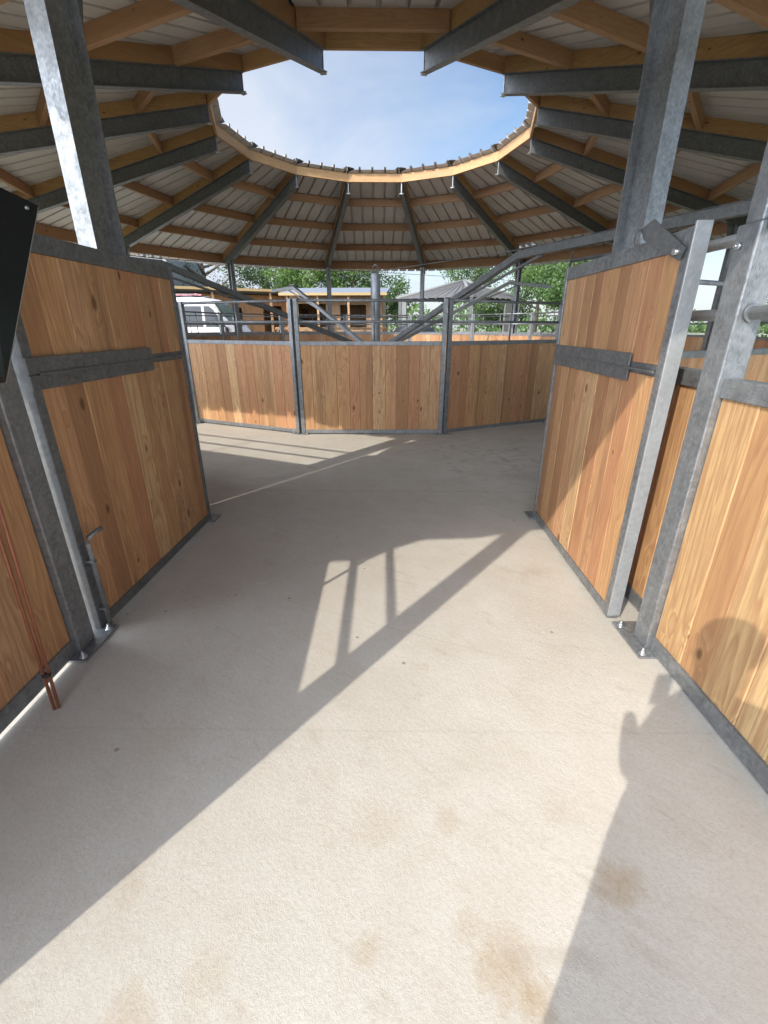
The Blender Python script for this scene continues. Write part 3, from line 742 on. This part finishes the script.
for x in (-2.2, -1.1, 0, .8): m.beam((x, -.85, 2.58), (x, .85, 2.58), .05, .05); m.box(x - .02, x + .02, -.87, -.83, 2.49, 2.57); m.box(x - .02, x + .02, .83, .87, 2.49, 2.57)
m.beam((-2.3, -.85, 2.64), (.9, -.85, 2.64), .03, .03); m.beam((-2.3, .85, 2.64), (.9, .85, 2.64), .03, .03)
m.build('roof_rack', M['rack'], t)
lad = thing('ladder', 'faded red ladder lying on the white van roof rack', 'ladder', ((x0 + x1) / 2, vy, zg + 2.62))
m = MB(); m.beam((-2.4, -.5, .03), (.9, -.5, .03), .06, .05); m.beam((-2.4, -.1, .03), (.9, -.1, .03), .06, .05)
for i in range(11): m.beam((-2.3 + i * .3, -.48, .03), (-2.3 + i * .3, -.12, .03), .03, .03)
m.build('rails', M['pink'], lad)

def wall_open(m, x0, x1, z0, z1, y, th, ops):
    """board wall in the xz plane with rectangular openings (a,b,c,d)"""
    xs = sorted({x0, x1, *[o[0] for o in ops], *[o[1] for o in ops]})
    for a, b in zip(xs, xs[1:]):
        zc_ = [z0]; cover = [o for o in ops if o[0] <= a + 1e-6 and o[1] >= b - 1e-6]
        segs = [(z0, z1)]
        for o in cover: segs = [s for p, q2 in segs for s in ((p, min(q2, o[2])), (max(p, o[3]), q2)) if s[1] - s[0] > 1e-4]
        for p, q2 in segs:
            n = max(1, round((b - a) / .16))
            for i in range(n): m.box(a + (b - a) * i / n + .002, a + (b - a) * (i + 1) / n - .002, y - th / 2, y + th / 2, p, q2)

def stable(label, loc, rz, Ls, Hf, Hb, dep, mat, roofmat, ops):
    t = thing('wooden_stable', label, 'stable', loc, rz, 'wooden stables behind the ring')
    m = MB(); wall_open(m, -Ls / 2, Ls / 2, 0, Hf, 0, .04, ops); m.box(-Ls / 2, Ls / 2, dep - .02, dep + .02, 0, Hb)
    for s in (-1, 1):
        m.hexa([(s * Ls / 2 - .02, .021, 0), (s * Ls / 2 + .02, .021, 0), (s * Ls / 2 + .02, dep - .021, 0), (s * Ls / 2 - .02, dep - .021, 0), (s * Ls / 2 - .02, .021, Hf), (s * Ls / 2 + .02, .021, Hf), (s * Ls / 2 + .02, dep - .021, Hb), (s * Ls / 2 - .02, dep - .021, Hb)])
    m.build('wall', M[mat], t)
    k = (Hb - Hf) / dep; f = -1.1; bk = dep + .2; zt = lambda y: Hf + .06 + k * y
    m = MB(); m.hexa([(-Ls / 2 - .25, f, zt(f)), (Ls / 2 + .25, f, zt(f)), (Ls / 2 + .25, bk, zt(bk)), (-Ls / 2 - .25, bk, zt(bk)), (-Ls / 2 - .25, f, zt(f) + .05), (Ls / 2 + .25, f, zt(f) + .05), (Ls / 2 + .25, bk, zt(bk) + .05), (-Ls / 2 - .25, bk, zt(bk) + .05)])
    rr = m.build('roof', M[roofmat], t)
    m = MB(); m.box(-Ls / 2 - .26, Ls / 2 + .26, f - .03, f - .002, zt(f) - .07, zt(f) + .045); m.build('fascia', M['fascia'], rr)
    for x in [-Ls / 2 + .1 + i * (Ls - .2) / 3 for i in range(4)]:
        m = MB(); m.box(x - .05, x + .05, -1.0, -.9, 0, zt(-.95) - .002); m.build('porch_post', M['cream_wood'], t)
    for (a, b, c, d_) in ops:
        if c > .5:
            m = MB(); m.box(a - .06, a, -.05, .03, c - .06, d_ + .06); m.box(b, b + .06, -.05, .03, c - .06, d_ + .06); m.box(a, b, -.05, .03, d_, d_ + .06); m.box(a, b, -.05, .03, c - .06, c)
            m.build('window_frame', M['cream_wood'], t)
    return t
sA = at(235, 300, 25.5); stable('brown board stable with pale yellow eaves behind the white van', (sA.x + .2, 25.5, gh(sA.x, 25.5)), R_(27), 8.6, 2.5, 2.15, 3.2, 'stable_wood', 'bluegrey_sheet', [(-2.9, -1.9, .0, 2.0), (-.9, .1, 1.1, 1.9), (1.2, 2.2, 0, 2.0), (2.9, 3.7, 1.1, 1.9)])
sB = at(336, 300, 24.5); stable('cream board stable with blue-grey roof left of the centre mast', (sB.x, 24.5, gh(sB.x, 24.5)), R_(-3), 4.6, 2.55, 2.9, 3, 'cream_wood', 'bluegrey_sheet', [(-1.9, -.5, .9, 2.1), (.2, 1.5, 1.0, 2.05)])
# timber paddock rails in front of the cream stable
t = thing('paddock_fence', 'pale timber rail fence standing in front of the cream stable', 'fence', (sB.x, 21.8, gh(sB.x, 21.8)))
for i in range(4):
    m = MB(); m.bbox(-2.4 + i * 1.6 - .06, -2.4 + i * 1.6 + .06, -.06, .06, -.1, 1.5, .01); m.build('post', M['cream_wood'], t)
for z in (.75, 1.05, 1.38):
    m = MB(); m.bbox(-2.5, 2.5, -.09, -.062, z, z + .11, .008); m.build('rail', M['cream_wood'], t)
# barn with a hipped fibre-cement roof
bc = at(464, 282, 34); zgb = gh(bc.x, 34)
t = thing('open_barn', 'open grey barn with hipped fibre-cement roof in front of the trees', 'barn', (bc.x, 34, zgb))
pk = Vector((0, 0, bc.z - zgb)); ez = at(404, 298, 31).z - zgb
cor = [Vector((-4.6, -.5, ez)), Vector((.05, -3.2, ez)), Vector((4.1, .2, ez)), Vector((-.2, 4.5, ez))]
m = MB()
for a, b in zip(cor, cor[1:] + cor[:1]):
    n = int((b - a).length / .55)
    for i in range(n):     # overlapping ribs fanning to the ridge
        p, q2 = a.lerp(b, i / n), a.lerp(b, (i + .62) / n); q3 = a.lerp(b, (i + 1) / n); u = Vector((0, 0, .07))
        tp = [pk + (x - pk) * .02 for x in (p, q2, q3)]
        m.face([p + u, q2 + u, tp[1] + u, tp[0] + u]); m.face([q2 + u, q3, tp[2], tp[1] + u]); m.face([q3, q3 + u, tp[2] + u, tp[2]])
m.build('roof', M['fibro'], t, False)
m = MB()
for c_ in cor: m.tube([pk + Vector((0, 0, .08)), c_ + Vector((0, 0, .09))], .10, 8)
m.build('ridge_cap', M['render_wall'], t)
for p in [cor[0] * .94, cor[1] * .94, cor[2] * .94, cor[3] * .94]:
    m = MB(); m.box(p.x - .1, p.x + .1, p.y - .1, p.y + .1, 0, ez + .05); m.build('post', M['galv_dark'], t)
m = MB(); m.beam((cor[1] * .3 + cor[2] * .66) * 1 - Vector((0, 0, ez * .45)), cor[2] * .93 - Vector((0, 0, ez * .55 - .35)), .1, ez * .86); m.build('wall', M['render_wall'], t)
m = MB(); m.beam(cor[0] * .92 - Vector((0, 0, ez * .5 - .3)), cor[0] * .92 + Vector((.35, -.2, -ez * .5 + .3)), .1, ez * .9); m.build('wall', M['render_wall'], t)
# dark covered heap
hp = at(415, 318, 23.5); zg_ = gh(hp.x, 23.5)
bm = bmesh.new(); bmesh.ops.create_icosphere(bm, subdivisions=3, radius=1)
rnd = random.Random(5)
for v in bm.verts:
    v.co.x *= 1.35; v.co.y *= .9; v.co.z = max(-.2, v.co.z * 1.75 - .1 + rnd.uniform(-.04, .04))
    for_top = v.co.z > 1.2
    if for_top: v.co.z = 1.2 + (v.co.z - 1.2) * .35
me = bpy.data.meshes.new('covered_heap'); bm.to_mesh(me); bm.free(); o = link('covered_heap', me, None, M['tarp']); o.location = (hp.x, 23.5, zg_)
for p in me.polygons: p.use_smooth = True
tag(o, 'dark tarpaulin-covered heap between the centre mast and the grey barn', 'heap')
# log pile right of the mast
lp = thing('timber_stack', 'stack of pale sawn timbers beside the dark covered heap', 'timber stack', (at(388, 318, 22.6).x, 22.6, gh(0, 22.6)))
m = MB(); rnd = random.Random(3)
for i in range(5):
    for j in range(4): m.bbox(-.9 + rnd.uniform(-.06, .06), .9 + rnd.uniform(-.06, .06), j * .2 + .005, j * .2 + .19, i * .25, i * .25 + .2, .008)
m.build('timbers', M['cream_wood'], lp)
# grey clad building at the far left
gb = at(168, 274, 30)
t = thing('grey_shed', 'tall grey clad shed rising behind the white van at the left', 'shed', (gb.x - 2.6, 30, gh(-12, 30)))
m = MB()
for i in range(26): m.box(-3.6 + i * .24, -3.6 + i * .24 + .2, -.04, 0, 0, 5.2); 
m.box(-3.6, 2.64, 0, 6, 0, 5.2); m.build('wall', M['grey_clad'], t)
m = MB(); m.prism([(-3.9, -.4, 5.21), (-3.9, 3, 6.3), (-3.9, 6.4, 5.21), (-3.9, 6.4, 5.3), (-3.9, 3, 6.4), (-3.9, -.4, 5.3)], (6.8, 0, 0)); m.build('roof', M['fibro'], t)

# ------------------------------------------------------------------ trees
def tree(name, label, loc, h, cr, leaf, seed, nl=2600, ls=.26, zc=.62, squash=.75, trunk=.16, sparse=1.0, group='trees beyond the ring'):
    rnd = random.Random(seed); t = thing(name, label, 'tree', loc, rnd.uniform(0, 6), group)
    m = MB(); tips = []
    m.tube([(0, 0, -.2), (rnd.uniform(-.1, .1), rnd.uniform(-.1, .1), h * .3), (rnd.uniform(-.2, .2), rnd.uniform(-.2, .2), h * .62), (rnd.uniform(-.3, .3), rnd.uniform(-.3, .3), h * .88)], trunk, 8, trunk * .25)
    nb = 11
    for i in range(nb):
        a = i * 2.4 + rnd.uniform(-.4, .4); z0 = h * rnd.uniform(.22, .6); L_ = cr * rnd.uniform(.6, .98); up = rnd.uniform(.25, .8)
        p1 = Vector((math.cos(a) * L_ * .5, math.sin(a) * L_ * .5, z0 + L_ * .5 * up)); p2 = Vector((math.cos(a + .2) * L_, math.sin(a + .2) * L_, z0 + L_ * up * 1.1))
        m.tube([(0, 0, z0), p1, p2], trunk * .42, 6, trunk * .08); tips += [p1, p2, (p1 + p2) / 2]
    m.build('trunk', M['bark'], t)
    bm = bmesh.new()
    cl_ = []
    for i in range(34):
        u = rnd.uniform(-1, 1); a = rnd.uniform(0, 2 * PI); rr = rnd.uniform(.45, 1.0); s = math.sqrt(1 - u * u)
        cl_.append((Vector((math.cos(a) * s * cr * rr * .85, math.sin(a) * s * cr * rr * .85, h * zc + u * rr * h * (1 - zc) * squash * 1.25)), cr * rnd.uniform(.22, .42)))
    cl_ += [(p, cr * .25) for p in tips]
    for i in range(int(nl * 2.3 * sparse)):
        c, r = cl_[rnd.randrange(len(cl_))]
        dv = Vector((rnd.gauss(0, 1), rnd.gauss(0, 1), rnd.gauss(0, .8))).normalized() * r * rnd.random() ** .45
        p = c + dv
        if p.z < .3: continue
        n = (dv.normalized() + Vector((rnd.uniform(-1, 1), rnd.uniform(-1, 1), rnd.uniform(-.3, 1.2)))).normalized()
        x = n.orthogonal().normalized(); x = (Matrix.Rotation(rnd.uniform(0, 6.28), 3, n) @ x); y = n.cross(x); s = ls * .62 * rnd.uniform(.6, 1.3)
        vv = [bm.verts.new(p + x * a_ * s + y * b_ * s) for a_, b_ in ((-.5, 0), (-.1, -.32), (.5, 0), (-.1, .32))]
        bm.faces.new(vv)
    me = bpy.data.meshes.new('crown'); bm.to_mesh(me); bm.free(); link('crown', me, t, M[leaf])
    return t
def tr(name, label, u, Y, h, cr, leaf, seed, **k):
    x = at(u, 300, Y).x; return tree(name, label, (x, Y, gh(x, Y)), h, cr, leaf, seed, **k)
tr('bare_tree', 'half-bare tree with visible branches above the white van', 208, 33, 7.6, 3.0, 'leaf_mid', 1, nl=900, ls=.22, trunk=.22)
tr('dark_tree', 'dark bushy tree behind the brown stable', 268, 36, 6.2, 2.6, 'leaf_dark', 2, nl=3200)
tr('green_tree', 'bright green round tree above the cream stable, left of the mast', 307, 34, 7.6, 2.8, 'leaf_bright', 3, nl=4200)
tr('green_tree', 'fresh green tree directly behind the centre mast', 352, 35, 6.9, 2.6, 'leaf_bright', 4, nl=3800)
tr('bush', 'low dark bush right of the mast behind the timber stack', 386, 36, 4.6, 1.9, 'leaf_mid', 5, nl=2400)
tr('tall_tree', 'tall green tree rising just behind the grey barn roof', 475, 42, 9.8, 3.1, 'leaf_mid', 6, nl=4600)
tr('tall_tree', 'bright leafy tree right of the grey barn', 538, 36, 9.4, 3.4, 'leaf_bright', 7, nl=5200)
tr('tall_tree', 'mid green tree seen between the barn and right door, lower one', 566, 30, 6.4, 2.6, 'leaf_mid', 8, nl=4200)
tr('bush', 'low leafy bush under the barn eaves on the right', 505, 38, 3.6, 2.6, 'leaf_mid', 9, nl=2600)
tr('tall_tree', 'green tree hidden mostly behind the right door', 610, 32, 9.0, 3.6, 'leaf_mid', 14, nl=4200)
tree('hedge_tree', 'leafy shrub seen over the right passage wall, nearer one', (10.6, 9.2, -.06), 4.2, 2.2, 'leaf_bright', 10, nl=4200, ls=.2, zc=.5, squash=1.0, group='shrubs outside the right wall')
tree('hedge_tree', 'leafy shrub seen between the right door and its post', (12.6, 13.4, 0), 4.8, 2.5, 'leaf_bright', 11, nl=4200, ls=.2, zc=.5, squash=1.0, group='shrubs outside the right wall')
tree('hedge_tree', 'leafy shrub at the right edge, beyond the outer wall', (9.6, 4.2, -.06), 4.2, 2.2, 'leaf_mid', 12, nl=4200, ls=.2, zc=.5, squash=1.0, group='shrubs outside the right wall')
tree('hedge_tree', 'taller shrub behind the other shrubs on the right', (15.5, 9.0, 0), 6.4, 3.2, 'leaf_mid', 13, nl=4200, ls=.25, zc=.5, squash=1.0, group='shrubs outside the right wall')

bm = bmesh.new(); rnd = random.Random(77)
for i in range(15000):
    x = rnd.uniform(-95, 110); yy = 78 + rnd.uniform(0, 9); top = 3.6 + 1.6 * math.sin(x * .21) + 1.1 * math.sin(x * .53 + 1) + .7 * math.sin(x * 1.3)
    p = Vector((x, yy, .2 + top * rnd.random() ** .7)); n = Vector((rnd.uniform(-1, 1), rnd.uniform(-1.4, .3), rnd.uniform(-.2, 1.2))).normalized()
    a = n.orthogonal().normalized(); a = Matrix.Rotation(rnd.uniform(0, 6.28), 3, n) @ a; b = n.cross(a); s = rnd.uniform(.35, .9)
    bm.faces.new([bm.verts.new(p + a * u * s + b * v * s) for u, v in ((-.5, 0), (0, -.35), (.5, 0), (0, .35))])
me = bpy.data.meshes.new('distant_woodland'); bm.to_mesh(me); bm.free(); o = link('distant_woodland', me, None, M['leaf_mid']); o['kind'] = 'stuff'

# ------------------------------------------------------------------ photographer (throws the shadow at the lower right)
def skin(name, verts, edges, radii, mat, parent, sub=2):
    me = bpy.data.meshes.new(name); me.from_pydata(verts, edges, []); o = link(name, me, parent, mat)
    o.modifiers.new('s', 'SKIN'); 
    for v, r in zip(me.skin_vertices[0].data, radii): v.radius = (r, r) if not hasattr(r, '__len__') else r
    me.skin_vertices[0].data[0].use_root = True
    sb = o.modifiers.new('u', 'SUBSURF'); sb.levels = sub; sb.render_levels = sub
    return o
ph = thing('person', 'person in dark jacket and jeans holding up a phone, casting the shadow at lower right', 'person', (.03, -.30, 0))
V_ = [(-.04, 0, .80), (.02, .02, 1.12), (.02, .06, 1.32), (.03, .10, 1.46), (.07, .14, 1.55), (.10, .19, 1.66), (.10, .20, 1.78),
      (-.20, 0, .68), (-.21, .02, .46), (-.20, -.02, .09), (-.22, .13, .04), (.14, 0, .68), (.14, .02, .46), (.13, -.02, .09), (.14, .13, .04),
      (-.17, .07, 1.42), (-.16, .13, 1.20), (-.125, .24, 1.21), (-.115, .31, 1.30), (.24, .07, 1.45), (.30, .06, 1.18), (.17, .22, 1.33), (.055, .262, 1.46)]
E_ = [(0, 1), (1, 2), (2, 3), (3, 4), (4, 5), (5, 6), (0, 7), (7, 8), (8, 9), (9, 10), (0, 11), (11, 12), (12, 13), (13, 14), (3, 15), (15, 16), (16, 17), (17, 18), (3, 19), (19, 20), (20, 21), (21, 22)]
Rr = [(.31, .17), (.26, .15), (.22, .14), (.15, .11), .055, (.08, .095), (.075, .09), .095, .065, .045, .035, .095, .065, .045, .035, .065, .055, .04, .022, .08, .085, .07, .05]
def m_person():
    t = NT('jacket_jeans_and_skin'); sp = t.n('ShaderNodeSeparateXYZ'); t.l(t.obj_co(), sp.inputs[0]); z = sp.outputs[2]
    f = t.noise(t.obj_co(), 30., 4)
    c = t.mix(t.math('GREATER_THAN', z, .72), t.mix(f, (.06, .09, .16), (.09, .13, .22)), t.mix(f, (.04, .05, .085), (.06, .07, .11)))
    c = t.mix(t.math('LESS_THAN', z, .10), c, (.07, .05, .035)); c = t.mix(t.math('GREATER_THAN', z, 1.535), c, (.52, .33, .25))
    t.base(c); t.rough(.85); return t.m
skin('body', V_, E_, Rr, m_person(), ph)
m = MB(); bm2 = bmesh.new(); bmesh.ops.create_icosphere(bm2, subdivisions=3, radius=1)
for v in bm2.verts: v.co = Vector((.09 + v.co.x * .09, .185 + v.co.y * .105, 1.76 + v.co.z * .105)) + (Vector((0, -.01, .0)))
m.merge(bm2); m.build('hair', M['hair'], ph)
for sx_ in (-1, 1):
    m = MB(); m.lathe([(.004, -.03), (.014, -.012), (.016, .012), (.005, .03)], (.10 + sx_ * .092, .20, 1.71), 8); m.build('ear', M['skin'], ph)
pho = thing('mobile_phone', 'black phone held up in both hands of the photographer', 'phone', (0, -.012, 1.44))
m = MB(); m.bbox(-.038, .038, -.009, -.001, -.085, .075, .003); m.build('case', M['plastic'], pho)
